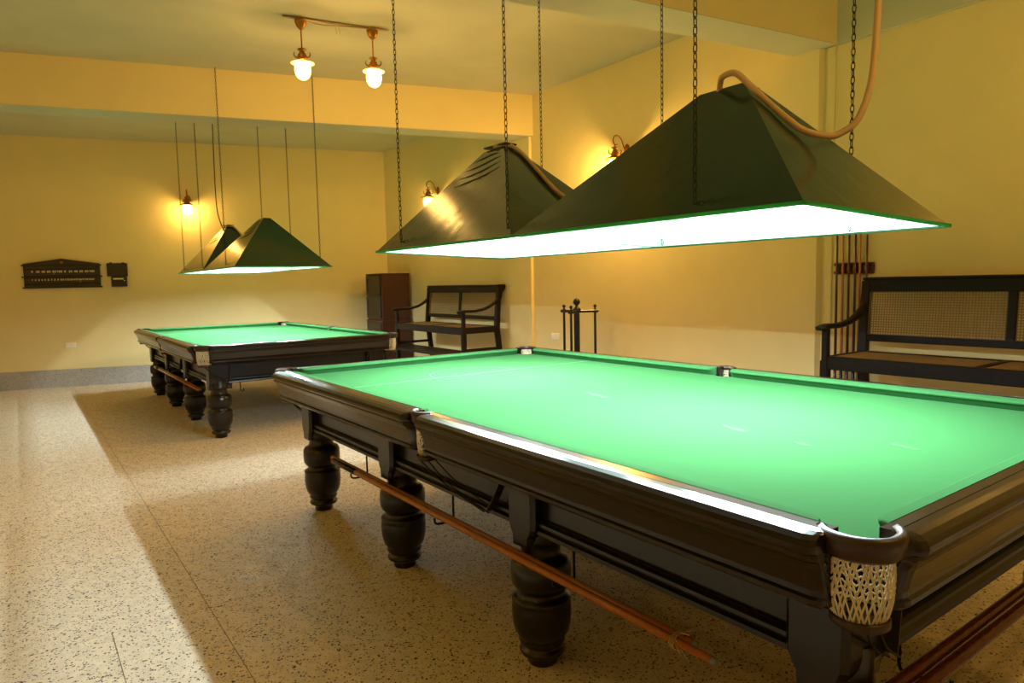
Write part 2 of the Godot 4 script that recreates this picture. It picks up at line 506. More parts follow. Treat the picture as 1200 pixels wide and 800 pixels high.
func build_table(t: Node3D) -> void:
	# bed cloth with the six pocket openings cut out
	var e := 0.05
	var poly := PackedVector2Array([Vector2(-HW - e, -HL - e), Vector2(HW + e, -HL - e), Vector2(HW + e, HL + e), Vector2(-HW - e, HL + e)])
	for c in pocket_spots():
		var r: float = 0.058 if c[1] == MID else 0.064
		var hole := PackedVector2Array()
		var mid := Vector2(c[0], c[1]) + (Vector2(signf(c[0]) * 0.012, 0) if c[1] == MID else Vector2.ZERO)
		for k in 20: hole.append(mid + Vector2(cos(TAU * k / 20), sin(TAU * k / 20)) * r)
		var res := Geometry2D.clip_polygons(poly, hole)
		poly = res[0]
	var cloth := put("bed_cloth", slab_mesh(poly, BED - 0.045, BED), M.cloth, t)
	var bz := -HL + 0.70
	put("baulk_line", box_mesh(Vector3(0, BED + 0.0006, bz), Vector3(2 * HW, 0.0012, 0.006), 0.0003), M.chalk_line, cloth)
	var arc := begin()
	for k in 24:
		var a0 := PI + PI * k / 24
		var a1 := PI + PI * (k + 1) / 24
		var pts := []
		for rr in [[a0, 0.289], [a0, 0.295], [a1, 0.295], [a1, 0.289]]:
			pts.append(Vector3(cos(rr[0]) * rr[1], BED + 0.0011, bz + sin(rr[0]) * rr[1]))
		face(arc, pts, Vector3(0, 0, bz))
	put("baulk_arc", done(arc), M.chalk_line, cloth)
	var rng := RandomNumberGenerator.new()
	rng.seed = 9
	for w in [[-0.03, 0.05, 0.10, 0.022], [-0.17, 0.92, 0.075, 0.02], [-0.2, 1.2, 0.045, 0.013], [0.0, 1.42, 0.06, 0.016]]:   # worn streaks on the spots
		var pp := PackedVector2Array()
		for k in 18:
			var a := TAU * k / 18
			var q := Vector2(cos(a) * w[3], sin(a) * w[2]) * rng.randf_range(0.7, 1.25)
			pp.append(Vector2(w[0], w[1]) + q.rotated(0.25))
		put("worn_patch", slab_mesh(pp, BED, BED + 0.0006), M.worn, cloth)
	# cushions
	var cp := [Vector2(0.0, 0.861), Vector2(0.004, 0.8655), Vector2(0.014, 0.868), Vector2(0.052, 0.872), Vector2(0.052, BED), Vector2(0.024, BED), Vector2(0.010, 0.848), Vector2(0.001, 0.856)]
	var jaw := func(a: float, b: float, la: float, lb: float) -> Array:
		var out := []
		for k in 6:
			var u := k / 5.0
			out.append([a + la * u, 0.12 + 0.88 * sqrt(1.0 - (1.0 - u) * (1.0 - u)), 0.052])
		for k in 6:
			var u := 1.0 - k / 5.0
			out.append([b - lb * u, 0.12 + 0.88 * sqrt(1.0 - (1.0 - u) * (1.0 - u)), 0.052])
		return out
	var corner := 0.052
	for sx: float in [-1.0, 1.0]:
		for sz: float in [-1.0, 1.0]:
			var st := begin()
			carry(st, cp, jaw.call(MID + sz * 0.052, sz * (HL - corner), sz * 0.05, sz * 0.06), side_place(sx))
			put("cushion", done(st), M.cloth, t)
	for sz: float in [-1.0, 1.0]:
		var st := begin()
		carry(st, cp, jaw.call(-HW + corner, HW - corner, 0.06, 0.06), end_place(sz))
		put("cushion", done(st), M.cloth, t)
	# wooden rails: moulded section with rounded ends, a thin groove along the top
	var rp := [Vector2(0.052, 0.871), Vector2(0.086, 0.8715), Vector2(0.0875, 0.868), Vector2(0.089, 0.8715), Vector2(0.108, 0.870), Vector2(0.126, 0.866), Vector2(0.140, 0.858), Vector2(0.147, 0.847), Vector2(0.1475, 0.838), Vector2(0.144, 0.830),
		Vector2(0.136, 0.826), Vector2(0.138, 0.819), Vector2(0.134, 0.813), Vector2(0.126, 0.808), Vector2(0.117, 0.793), Vector2(0.109, 0.768), Vector2(0.103, 0.745), Vector2(0.103, 0.733), Vector2(0.110, 0.728), Vector2(0.111, 0.718), Vector2(0.103, 0.711), Vector2(-0.06, 0.711), Vector2(-0.06, 0.778), Vector2(0.052, 0.778)]
	var round_ends := func(a: float, b: float) -> Array:
		var s := signf(b - a)
		return [[a, 0.62, 0.05], [a + 0.005 * s, 0.80, 0.05], [a + 0.014 * s, 0.92, 0.05], [a + 0.03 * s, 1.0, 0.05], [b - 0.03 * s, 1.0, 0.05], [b - 0.014 * s, 0.92, 0.05], [b - 0.005 * s, 0.80, 0.05], [b, 0.62, 0.05]]
	for sx: float in [-1.0, 1.0]:
		for sz: float in [-1.0, 1.0]:
			var st := begin()
			carry(st, rp, round_ends.call(MID + sz * 0.030, sz * (HL - 0.008)), side_place(sx))
			put("rail", done(st), M.rail, t)
	for sz: float in [-1.0, 1.0]:
		var st := begin()
		carry(st, rp, round_ends.call(-HW + 0.008, HW - 0.008), end_place(sz))
		put("rail", done(st), M.rail, t)
	# frame under the bed
	put("bed_frame", box_mesh(Vector3(0, 0.665, 0), Vector3(1.60, 0.225, 3.29), 0.01), M.wood, t)
	var px := 0.82
	var pz := 1.675
	var legs_z := [-1.629, -0.542, 0.542, 1.629]
	for sx: float in [-1.0, 1.0]:
		for k in 3:
			var z0: float = legs_z[k] + 0.07
			var z1: float = legs_z[k + 1] - 0.07
			put("apron_panel", box_mesh(Vector3(sx * (px - 0.03), 0.632, (z0 + z1) / 2), Vector3(0.06, 0.175, z1 - z0), 0.003), M.wood, t)
			var st := begin()
			carry(st, [Vector2(0.0, 0.554), Vector2(0.012, 0.556), Vector2(0.022, 0.548), Vector2(0.023, 0.538), Vector2(0.014, 0.532), Vector2(0.013, 0.526), Vector2(0.026, 0.522), Vector2(0.028, 0.510), Vector2(0.018, 0.503), Vector2(-0.05, 0.503), Vector2(-0.05, 0.554)],
				[[z0, 1.0, 0.0], [z1, 1.0, 0.0]], func(s: float, d: float, y: float) -> Vector3: return Vector3(sx * (px + d), y, s))
			put("bead_moulding", done(st), M.wood, t)
	for sz: float in [-1.0, 1.0]:
		put("apron_panel", box_mesh(Vector3(0, 0.632, sz * (pz - 0.03)), Vector3(1.40, 0.175, 0.06), 0.003), M.wood, t)
		var st := begin()
		carry(st, [Vector2(0.0, 0.554), Vector2(0.012, 0.556), Vector2(0.022, 0.548), Vector2(0.023, 0.538), Vector2(0.014, 0.532), Vector2(0.026, 0.522), Vector2(0.028, 0.510), Vector2(0.018, 0.503), Vector2(-0.05, 0.503), Vector2(-0.05, 0.554)],
			[[-0.70, 1.0, 0.0], [0.70, 1.0, 0.0]], func(s: float, d: float, y: float) -> Vector3: return Vector3(s, y, sz * (pz + d)))
		put("bead_moulding", done(st), M.wood, t)
	# legs: turned shaft below a bracketed block
	var prof := [Vector2(0, 0), Vector2(0.050, 0), Vector2(0.054, 0.006), Vector2(0.052, 0.026), Vector2(0.060, 0.032), Vector2(0.078, 0.040), Vector2(0.083, 0.050), Vector2(0.079, 0.061), Vector2(0.068, 0.066), Vector2(0.067, 0.074), Vector2(0.080, 0.080), Vector2(0.084, 0.088), Vector2(0.078, 0.096),
		Vector2(0.084, 0.104), Vector2(0.098, 0.126), Vector2(0.105, 0.155), Vector2(0.108, 0.190), Vector2(0.107, 0.222), Vector2(0.105, 0.236), Vector2(0.108, 0.244), Vector2(0.106, 0.252), Vector2(0.094, 0.257), Vector2(0.084, 0.268), Vector2(0.086, 0.280), Vector2(0.100, 0.292),
		Vector2(0.108, 0.310), Vector2(0.110, 0.345), Vector2(0.108, 0.378), Vector2(0.096, 0.398), Vector2(0.076, 0.405), Vector2(0.072, 0.420), Vector2(0.070, 0.448), Vector2(0.080, 0.456), Vector2(0.084, 0.466), Vector2(0.080, 0.478), Vector2(0.080, 0.56)]
	var leg := lathe_mesh(prof, 28)
	for sx: float in [-1.0, 1.0]:
		for z in legs_z:
			var l := put("leg", leg, M.wood, t, Transform3D(Basis(), Vector3(sx * 0.776, 0, z)))
			var st := begin()
			# block: face with chamfered arrises, curving in at the foot
			var outline := [Vector2(-0.075, 0.712), Vector2(0.075, 0.712), Vector2(0.075, 0.545), Vector2(0.073, 0.520), Vector2(0.064, 0.500), Vector2(0.052, 0.488), Vector2(0.048, 0.450), Vector2(-0.048, 0.450), Vector2(-0.052, 0.488), Vector2(-0.064, 0.500), Vector2(-0.073, 0.520), Vector2(-0.075, 0.545)]
			var at := func(s: float, d: float, y: float) -> Vector3: return Vector3(sx * (0.092 - s), y, d)
			carry(st, outline, [[0.0, 0.80, 0.0], [0.014, 1.0, 0.0], [0.20, 1.0, 0.0]], at)
			put("leg_block", done(st), M.wood, l)
	# drawer pull on one long apron
	var kn := begin(0)
	lathe(kn, [Vector2(0, 0.022), Vector2(0.02, 0.02), Vector2(0.028, 0.012), Vector2(0.03, 0), Vector2(0.0, 0)], 14, Transform3D(Basis(Vector3(0, 0, 1), PI / 2).scaled(Vector3(1, 0.6, 1)), Vector3(-px, 0.655, -1.13)))
	put("drawer_pull", done(kn), M.wood, t)
	# pockets
	var net := net_mesh()
	var cl := leather_mesh(0.066, deg_to_rad(-64), deg_to_rad(64))
	var ml := leather_mesh(0.050, deg_to_rad(-50), deg_to_rad(50))
	for c in pocket_spots():
		var corner_one: bool = c[1] != MID
		var out := Vector2(c[0], 0).normalized() if not corner_one else Vector2(signf(c[0]), signf(c[1])).normalized()
		var yaw := atan2(-out.y, out.x)
		var p := put("pocket", cl if corner_one else ml, M.leather, t, Transform3D(Basis(Vector3.UP, yaw), Vector3(c[0], 0, c[1])))
		p.set_meta("label", "brown leather pocket")
		var nn := put("net", net, M.net, p, Transform3D(Basis().scaled(Vector3(0.82, 1, 0.82) if corner_one else Vector3(0.61, 1, 0.61)), Vector3(0, 0, 0)))
		nn.set_meta("label", "cream knitted ball net")
		put("ring", lathe_mesh([Vector2(0.054, 0.676), Vector2(0.061, 0.680), Vector2(0.062, 0.694), Vector2(0.056, 0.698), Vector2(0.050, 0.694), Vector2(0.050, 0.680), Vector2(0.054, 0.676)], 18), M.leather, p, Transform3D(Basis().scaled(Vector3(0.92, 1, 0.92) if corner_one else Vector3(0.68, 1, 0.68)), Vector3(0.004 if corner_one else 0.012, 0, 0)))
		# runner: three rods down to a hanging strap
		var dir := Vector3(0, 0, 1.0 if not corner_one else 0.0)
		var base := Vector3(c[0] + out.x * 0.02, 0.69, c[1] + out.y * 0.02)
		if corner_one: dir = Vector3(-signf(c[0]), 0, 0)
		var side := Vector3(dir.z, 0, dir.x)
		var low := base + dir * (0.22 if corner_one else 0.30) + Vector3(0, -0.165, 0)
		if corner_one: low.z = signf(c[1]) * 1.715
		else: low.x = signf(c[0]) * 0.862
		for k: float in [-1.0, 0.0, 1.0]:
			put("ball_runner", tube_mesh(curve([base + side * 0.03 * k, base.lerp(low, 0.4) + side * 0.026 * k + Vector3(0, -0.018 - 0.012 * (1.0 - absf(k)), 0), low + side * 0.022 * k + Vector3(0, -0.01 * (1.0 - absf(k)), 0)], 5), 0.0028, 6), M.iron, t)
		var sp := begin()
		var top := low + dir * (0.02 if corner_one else 0.11) + Vector3(0, 0.165, 0)
		var pts := curve([top, top.lerp(low, 0.5) - Vector3(0, 0.01, 0), low], 4)
		for i in pts.size() - 1:
			var a: Vector3 = pts[i]
			var b: Vector3 = pts[i + 1]
			var w := side * 0.017
			var h := dir.cross(side) * 0.0 + dir * 0.004
			face(sp, [a - w, a + w, b + w, b - w], (a + b) / 2 - h)
			face(sp, [a - w + h, a + w + h, b + w + h, b - w + h], (a + b) / 2)
			face(sp, [a - w, a - w + h, b - w + h, b - w], (a + b) / 2 + w)
			face(sp, [a + w, a + w + h, b + w + h, b + w], (a + b) / 2 - w)
		put("runner_strap", done(sp), M.leather, t)
	# hooks that carry the long cues along the sides and ends
	for sx: float in [-1.0, 1.0]:
		for z: float in [-0.80, 0.05, 0.80]:
			put("cue_hook", tube_mesh(curve([Vector3(sx * 0.842, 0.505, z), Vector3(sx * 0.842, 0.45, z), Vector3(sx * 0.842, 0.42, z), Vector3(sx * 0.852, 0.404, z), Vector3(sx * 0.89, 0.402, z), Vector3(sx * 0.925, 0.407, z), Vector3(sx * 0.931, 0.43, z)], 4), 0.0045, 6), M.iron, t)
	for sz: float in [-1.0, 1.0]:
		for x: float in [-0.60, 0.60]:
			put("cue_hook", tube_mesh(curve([Vector3(x, 0.505, sz * 1.69), Vector3(x, 0.47, sz * 1.69), Vector3(x, 0.45, sz * 1.69), Vector3(x, 0.434, sz * 1.70), Vector3(x, 0.432, sz * 1.74), Vector3(x, 0.437, sz * 1.795), Vector3(x, 0.46, sz * 1.802)], 4), 0.0045, 6), M.iron, t)

func pocket_spots() -> Array:
	var a := HW + 0.022
	var b := HL + 0.022
	return [[-a, -b], [a, -b], [-a, b], [a, b], [-HW - 0.055, MID], [HW + 0.055, MID]]

# leather back of a pocket: a curved band with a thick rolled lip, opening towards -x
func leather_mesh(r: float, a0: float, a1: float) -> ArrayMesh:
	var st := begin(0)
	var prof := [Vector2(-0.004, 0.872), Vector2(0.006, 0.877), Vector2(0.016, 0.872), Vector2(0.019, 0.862), Vector2(0.016, 0.850), Vector2(0.013, 0.832), Vector2(0.006, 0.824), Vector2(0.0, 0.824), Vector2(0.002, 0.850), Vector2(-0.004, 0.860)]
	var stations := []
	for k in 19:
		stations.append([lerpf(a0 * 1.55, a1 * 1.55, k / 18.0), 1.0, 0.0])
	carry(st, prof, stations, func(s: float, d: float, y: float) -> Vector3: return Vector3(cos(s) * (r + d), y, sin(s) * (r + d)))
	return done(st)

# knitted ball net: two families of crossing strands on a narrowing cup
func net_mesh() -> ArrayMesh:
	var st := begin(0)
	var n := 30
	var rng := RandomNumberGenerator.new()
	rng.seed = 4
	var on_cup := func(a: float, u: float, out: float) -> Vector3:      # the rim dips towards the bed (-x)
		var top := 0.812 + 0.040 * clampf(cos(a) * 1.6 + 0.35, 0.0, 1.0)
		var r := 0.076 - 0.016 * u + 0.013 * sin(u * PI) * u + out
		return Vector3(cos(a) * r, lerpf(top, 0.690, u), sin(a) * r)
	for fam: float in [-1.0, 1.0]:
		for i in n:
			var pts := []
			var ph := rng.randf_range(-0.05, 0.05)
			for k in 8:
				var u := k / 7.0
				pts.append(on_cup.call(TAU * i / n + fam * u * 0.75 + ph, u, rng.randf_range(-0.001, 0.001)))
			tube(st, pts, 0.0027, 4)
	for k in 8:                                   # rows of knots
		var u := 0.03 + k * 0.085
		var ring := []
		for i in 44: ring.append(on_cup.call(TAU * i / 44, u + (0.018 if i % 2 else -0.018), 0.0018 if i % 2 else -0.001))
		tube(st, ring, 0.0024, 4, true)
	return done(st)

# ---------------------------------------------------------------- hanging lamps over the tables
func make_lamps() -> void:
	var near := thing("billiard_lamp", Vector3(0, 1.556, -0.027), "twin-pyramid green billiard lamp hung on chains with a looping beige cable", "lamp", "billiard lamps")
	build_lamp(near, 0.465, 1.377, -0.036, [[-0.43, -1.113], [-0.43, -0.066], [-0.43, 0.975], [0.43, -0.89], [0.43, 0.075], [0.43, 1.035]], [-1, -1, -1, 0, -1, -1], 0.85)
	var far := thing("billiard_lamp", Vector3(-0.02, 1.584, -5.905), "twin-pyramid green billiard lamp with crumpled side facing the wall sconce", "lamp", "billiard lamps")
	build_lamp(far, 0.49, 1.39, 0.0, [[-0.46, -1.16], [-0.46, -0.12], [-0.46, 0.955], [0.45, -0.86], [0.45, 0.24], [0.45, 1.17]], [-1, -1, -1, -1, -1, -1], 0.75)
	# cables on the shades
	put("cable", tube_mesh(curve([Vector3(0.0, 0.50, 0.74), Vector3(-0.03, 0.548, 0.77), Vector3(-0.065, 0.558, 0.81), Vector3(-0.075, 0.552, 0.87), Vector3(-0.055, 0.500, 0.918), Vector3(-0.042, 0.414, 0.998), Vector3(-0.036, 0.352, 1.061), Vector3(-0.014, 0.311, 1.105), Vector3(0.038, 0.289, 1.159), Vector3(0.068, 0.297, 1.187), Vector3(0.102, 0.338, 1.227), Vector3(0.142, 0.451, 1.247), Vector3(0.17, 0.595, 1.247), Vector3(0.185, 0.85, 1.247), Vector3(0.19, 1.3, 1.24), Vector3(0.19, CEIL - 1.556, 1.24)], 7), 0.0115, 10), M.hose, near).set_meta("label", "beige corrugated cable looping up to the ceiling")
	put("cable", tube_mesh(curve([Vector3(-0.02, 0.575, -0.75), Vector3(0.0, 0.58, -0.69), Vector3(0.022, 0.568, -0.652), Vector3(0.061, 0.518, -0.597), Vector3(0.063, 0.410, -0.468), Vector3(0.066, 0.294, -0.331), Vector3(0.09, 0.25, -0.279)], 6), 0.011, 10), M.hose, near).set_meta("label", "beige cable taped down the shade")
	put("cable", tube_mesh(curve([Vector3(-0.02, 0.575, -0.75), Vector3(0.02, 0.57, -0.655), Vector3(0.06, 0.52, -0.598), Vector3(0.10, 0.41, -0.468), Vector3(0.11, 0.30, -0.338)], 6), 0.010, 8), M.hose, far)
	put("cable", tube_mesh(curve([Vector3(-0.03, 0.565, -0.80), Vector3(-0.06, 0.50, -0.70), Vector3(-0.12, 0.67, -0.695), Vector3(-0.14, 0.87, -0.695), Vector3(-0.14, 1.24, -0.695), Vector3(-0.13, CEIL - 1.584, -0.695)], 6), 0.006, 6), M.wire, far)

func build_lamp(t: Node3D, hw: float, hl: float, roll: float, chains: Array, on_beam: Array, link: float) -> void:
	var tilt := Transform3D(Basis(Vector3(0, 0, 1), roll), Vector3.ZERO)
	var rng := RandomNumberGenerator.new()
	rng.seed = 77
	for e: float in [-1.0, 1.0]:
		var c := Vector3(0, 0, e * hl / 2)
		var hgt := 0.53 if e > 0 else 0.56
		put("shade", pyramid(c, hw, hl / 2, hgt, 0.035, 0.10, rng, true, e * 0.075), M.shade_green, t, tilt)
		put("liner", pyramid(c, hw - 0.012, hl / 2 - 0.012, hgt - 0.02, 0.03, 0.095, rng, false, e * 0.075), M.liner, t, tilt)
		var cap := begin()
		box(cap, c + Vector3(0, hgt + 0.003, e * 0.075), Vector3(0.085, 0.010, 0.215), 0.004, Transform3D(Basis(Vector3(1, 0, 0), 0.02), Vector3.ZERO))
		put("cap", done(cap), M.shade_green, t, tilt)
		if e < 0.0 or hw > 0.48:                   # creased sheet folded over near the top
			for f in 4:
				var pts := []
				for k in 7:
					var u := k / 6.0
					var y := hgt - 0.035 - 0.034 * f - u * (0.018 + 0.02 * f) + 0.006 * sin(u * 5.0 + f)
					var x := -(hw - (hw - 0.035) * y / hgt)
					var span := lerpf(hl / 2, 0.10, y / hgt)
					pts.append(Vector3(x, y, c.z + e * 0.075 * y / hgt + lerpf(span * 0.8, -span * (0.95 - 0.12 * f), u)))
				put("fold", tube_mesh(pts, [0.0015, 0.004, 0.0055, 0.006, 0.0055, 0.004, 0.0015], 6), M.shade_green, t, tilt)
	# rim bead: long sides, short sides
	for s: float in [-1.0, 1.0]:
		put("rim", box_mesh(Vector3(s * hw, 0.0, 0), Vector3(0.010, 0.014, 2 * hl + 0.01), 0.003), M.rim_green, t, tilt)
		put("rim", box_mesh(Vector3(0, 0.0, s * hl), Vector3(2 * hw, 0.014, 0.010), 0.003), M.rim_green, t, tilt)
	# fluorescent tubes on battens along both long sides
	var tube_of := func(h: float) -> ArrayMesh:
		return lathe_mesh([Vector2(0, -h), Vector2(0.011, -h), Vector2(0.012, 0.015 - h), Vector2(0.013, 0.02 - h), Vector2(0.013, h - 0.02), Vector2(0.012, h - 0.015), Vector2(0.011, h), Vector2(0, h)], 12)
	var tm: ArrayMesh = tube_of.call(0.43)
	var short_tm: ArrayMesh = tube_of.call(0.20)
	var spots := []
	for s: float in [-1.0, 1.0]:
		for e: float in [-1.0, 1.0]:
			spots.append([Vector3(s * (hw - 0.185), 0.07, e * (hl / 2 + 0.018)), 0.0, 0.43, tm])
		spots.append([Vector3(0, 0.07, s * (hl - 0.225)), PI / 2, 0.20, short_tm])
	for sp in spots:
		var at := tilt * Transform3D(Basis(Vector3.UP, sp[1]), sp[0])
		var half: float = sp[2]
		var b := begin()
		box(b, Vector3(0, 0.120, 0), Vector3(0.012, 0.010, 2 * half + 0.03), 0.002)
		box(b, Vector3(0, 0.106, half + 0.008), Vector3(0.014, 0.036, 0.014), 0.004)
		box(b, Vector3(0, 0.106, -half - 0.008), Vector3(0.014, 0.036, 0.014), 0.004)
		put("batten", done(b), M.batten, t, at)
		put("fluorescent_tube", sp[3], M.tube, t, at * Transform3D(Basis(Vector3(1, 0, 0), PI / 2), Vector3(0, 0.100, 0)))
		var al := AreaLight3D.new()
		al.name = "tube_light"
		al.area_size = Vector2(0.026, 2 * half - 0.04)
		al.light_color = COOL
		al.light_energy = TUBE_LIGHT * half / 0.43
		al.area_range = 30.0
		al.area_attenuation = 2.0
		al.shadow_enabled = true
		al.transform = at * Transform3D(Basis(Vector3(1, 0, 0), -PI / 2), Vector3(0, 0.086, 0))
		t.add_child(al, true)
	# chains to the ceiling
	for i in chains.size():
		var p := Vector2(chains[i][0], chains[i][1])
		var y0 := 0.006 + tan(roll) * p.x
		var top: float = (BEAM if on_beam[i] == 0 else CEIL) - t.position.y
		put("chain", chain_mesh(Vector3(p.x, y0, p.y), top, link), M.iron, t)

# four sloping faces to a small flat top, softly uneven where it is the outside
func pyramid(c: Vector3, hw: float, hl: float, h: float, tw: float, tl: float, rng: RandomNumberGenerator, outside: bool, dz: float) -> ArrayMesh:
	var st := begin(-1)
	var lo := [Vector3(-hw, 0, -hl), Vector3(hw, 0, -hl), Vector3(hw, 0, hl), Vector3(-hw, 0, hl)]
	var hi := [Vector3(-tw, h, dz - tl), Vector3(tw, h, dz - tl), Vector3(tw, h, dz + tl), Vector3(-tw, h, dz + tl)]
	var mid := c + Vector3(0, h * 0.3, 0)
	for k in 4:
		var j := (k + 1) % 4
		if outside:
			# gentle buckles of thin sheet: a grid with a small offset inside each face
			var nrm: Vector3 = (lo[j] - lo[k]).cross(hi[k] - lo[k]).normalized()
			if nrm.y < 0: nrm = -nrm
			var nu := 10
			var nv := 10
			var g := []
			for v in nv + 1:
				var row := []
				for u in nu + 1:
					var fu := float(u) / nu
					var fv := float(v) / nv
					var p: Vector3 = lo[k].lerp(lo[j], fu).lerp(hi[k].lerp(hi[j], fu), fv)
					var edge := sin(fu * PI) * sin(fv * PI)
					row.append(c + p + nrm * edge * rng.randf_range(-0.0011, 0.0011))
				g.append(row)
			st.set_smooth_group(k + 1)
			for v in nv:
				for u in nu:
					face(st, [g[v][u], g[v][u + 1], g[v + 1][u + 1]], mid)
					face(st, [g[v][u], g[v + 1][u + 1], g[v + 1][u]], mid)
		else:
			face(st, [c + lo[k], c + lo[j], c + hi[j], c + hi[k]], mid)
	st.set_smooth_group(-1)
	face(st, [c + hi[0], c + hi[1], c + hi[2], c + hi[3]], mid)
	return done(st)

func chain_mesh(from: Vector3, top: float, k: float) -> ArrayMesh:
	var st := begin(0)
	var pitch := 0.0270
	var n := int(ceil((top - from.y) / pitch))
	pitch = (top - from.y) / n
	for i in n:
		var c := from + Vector3(0, (i + 0.5) * pitch, 0)
		var ring := []
		for j in 10:
			var a := TAU * j / 10
			var w := cos(a) * 0.0082 * k
			var v := sin(a) * (pitch * 0.66)
			ring.append(c + (Vector3(w, v, 0) if i % 2 == 0 else Vector3(0, v, w)))
		tube(st, ring, 0.0026 * k, 4, true)
	return done(st)

# ---------------------------------------------------------------- pendants and sconces
func lamp_glass() -> Array:      # globe, y measured from the brim
	return [Vector2(0.024, 0.0), Vector2(0.052, -0.004), Vector2(0.060, -0.014), Vector2(0.065, -0.042), Vector2(0.065, -0.068), Vector2(0.058, -0.097), Vector2(0.043, -0.119), Vector2(0.022, -0.132), Vector2(0, -0.136)]

func lamp_brim() -> Array:       # flared opal brim above the globe
	return [Vector2(0.030, 0.026), Vector2(0.045, 0.018), Vector2(0.070, 0.009), Vector2(0.094, 0.0), Vector2(0.093, -0.004), Vector2(0.068, 0.003), Vector2(0.045, 0.011), Vector2(0.030, 0.019)]

func gallery(parent: Node, at: Vector3) -> void:   # metal holder with four upturned fins
	var st := begin(0)
	lathe(st, [Vector2(0.0, 0.118), Vector2(0.012, 0.118), Vector2(0.034, 0.112), Vector2(0.036, 0.105), Vector2(0.020, 0.098), Vector2(0.022, 0.085), Vector2(0.036, 0.065), Vector2(0.042, 0.040), Vector2(0.040, 0.026), Vector2(0.0, 0.026)], 18, Transform3D(Basis(), at))
	for k in 4:
		var a := TAU * k / 4 + 0.5
		var d := Vector3(cos(a), 0, sin(a))
		tube(st, curve([at + d * 0.036 + Vector3(0, 0.045, 0), at + d * 0.055 + Vector3(0, 0.050, 0), at + d * 0.066 + Vector3(0, 0.068, 0), at + d * 0.060 + Vector3(0, 0.088, 0)], 3), [0.007, 0.007, 0.0065, 0.006, 0.006, 0.0055, 0.005, 0.0045, 0.004, 0.003], 6)
	put("gallery", done(st), M.brass, parent)

func lamp_inside(parent: Node, at: Vector3, energy: float) -> void:
	var ol := OmniLight3D.new()
	ol.name = "bulb_light"
	ol.light_color = WARM
	ol.light_energy = energy
	ol.light_size = 0.06
	ol.omni_range = 40.0
	ol.omni_attenuation = 2.0
	ol.shadow_enabled = true
	ol.position = at
	parent.add_child(ol, true)

func make_pendants() -> void:
	var pair := "brass pendant lamp with lit globe on the conduit, the one %s the benches"
	var other := "brass pendant lamp with lit globe over the cue rack bay, %s the benches"
	var spots := [[Vector3(-0.200, CEIL, -3.249), pair % "farther from", PENDANT_LIGHT], [Vector3(0.382, CEIL, -3.141), pair % "closer to", PENDANT_LIGHT], [Vector3(-0.2, CEIL, 2.75), other % "farther from", BAY_LIGHT], [Vector3(0.38, CEIL, 2.85), other % "closer to", BAY_LIGHT]]
	for sp in spots:
		var t := thing("pendant_lamp", sp[0], sp[1], "lamp", "pendant lamps in pairs on the ceiling")
		var b := -0.366
		put("canopy", lathe_mesh([Vector2(0, -0.02), Vector2(0.036, -0.022), Vector2(0.05, -0.030), Vector2(0.046, -0.05), Vector2(0.034, -0.078), Vector2(0.016, -0.098), Vector2(0, -0.10)], 18), M.brass, t)
		put("hanger", tube_mesh([Vector3(0, 0, 0), Vector3(0, -0.03, 0)], 0.006, 6), M.brass, t)
		put("rod", tube_mesh([Vector3(0, -0.09, 0), Vector3(0, b + 0.11, 0)], 0.006, 8), M.brass, t)
		gallery(t, Vector3(0, b, 0))
		var g := put("globe", lathe_mesh(lamp_glass(), 24), M.globe, t, Transform3D(Basis(), Vector3(0, b, 0)))
		g.set_meta("label", "glowing frosted glass globe")
		put("brim", lathe_mesh(lamp_brim(), 24), M.opal, t, Transform3D(Basis(), Vector3(0, b, 0)))
		lamp_inside(t, Vector3(0, b - 0.065, 0), sp[2])
	var st := begin(0)
	tube(st, [Vector3(-0.34, CEIL - 0.012, -3.275), Vector3(0.52, CEIL - 0.012, -3.115)], 0.010, 8)
	tube(st, curve([Vector3(-0.19, CEIL - 0.022, -3.235), Vector3(-0.05, CEIL - 0.045, -3.205), Vector3(0.10, CEIL - 0.03, -3.19), Vector3(0.37, CEIL - 0.02, -3.135)], 5), 0.004, 6)
	for dx: float in [0.07, 0.10]:
		tube(st, [Vector3(dx, CEIL - 0.02, -3.19), Vector3(dx + 0.012, CEIL - 0.10, -3.19)], 0.003, 5)
	var c := put("ceiling_conduit", done(st), M.hose, self)
	tag(c, "thin conduit with loose wires on the ceiling linking two pendants", "conduit")

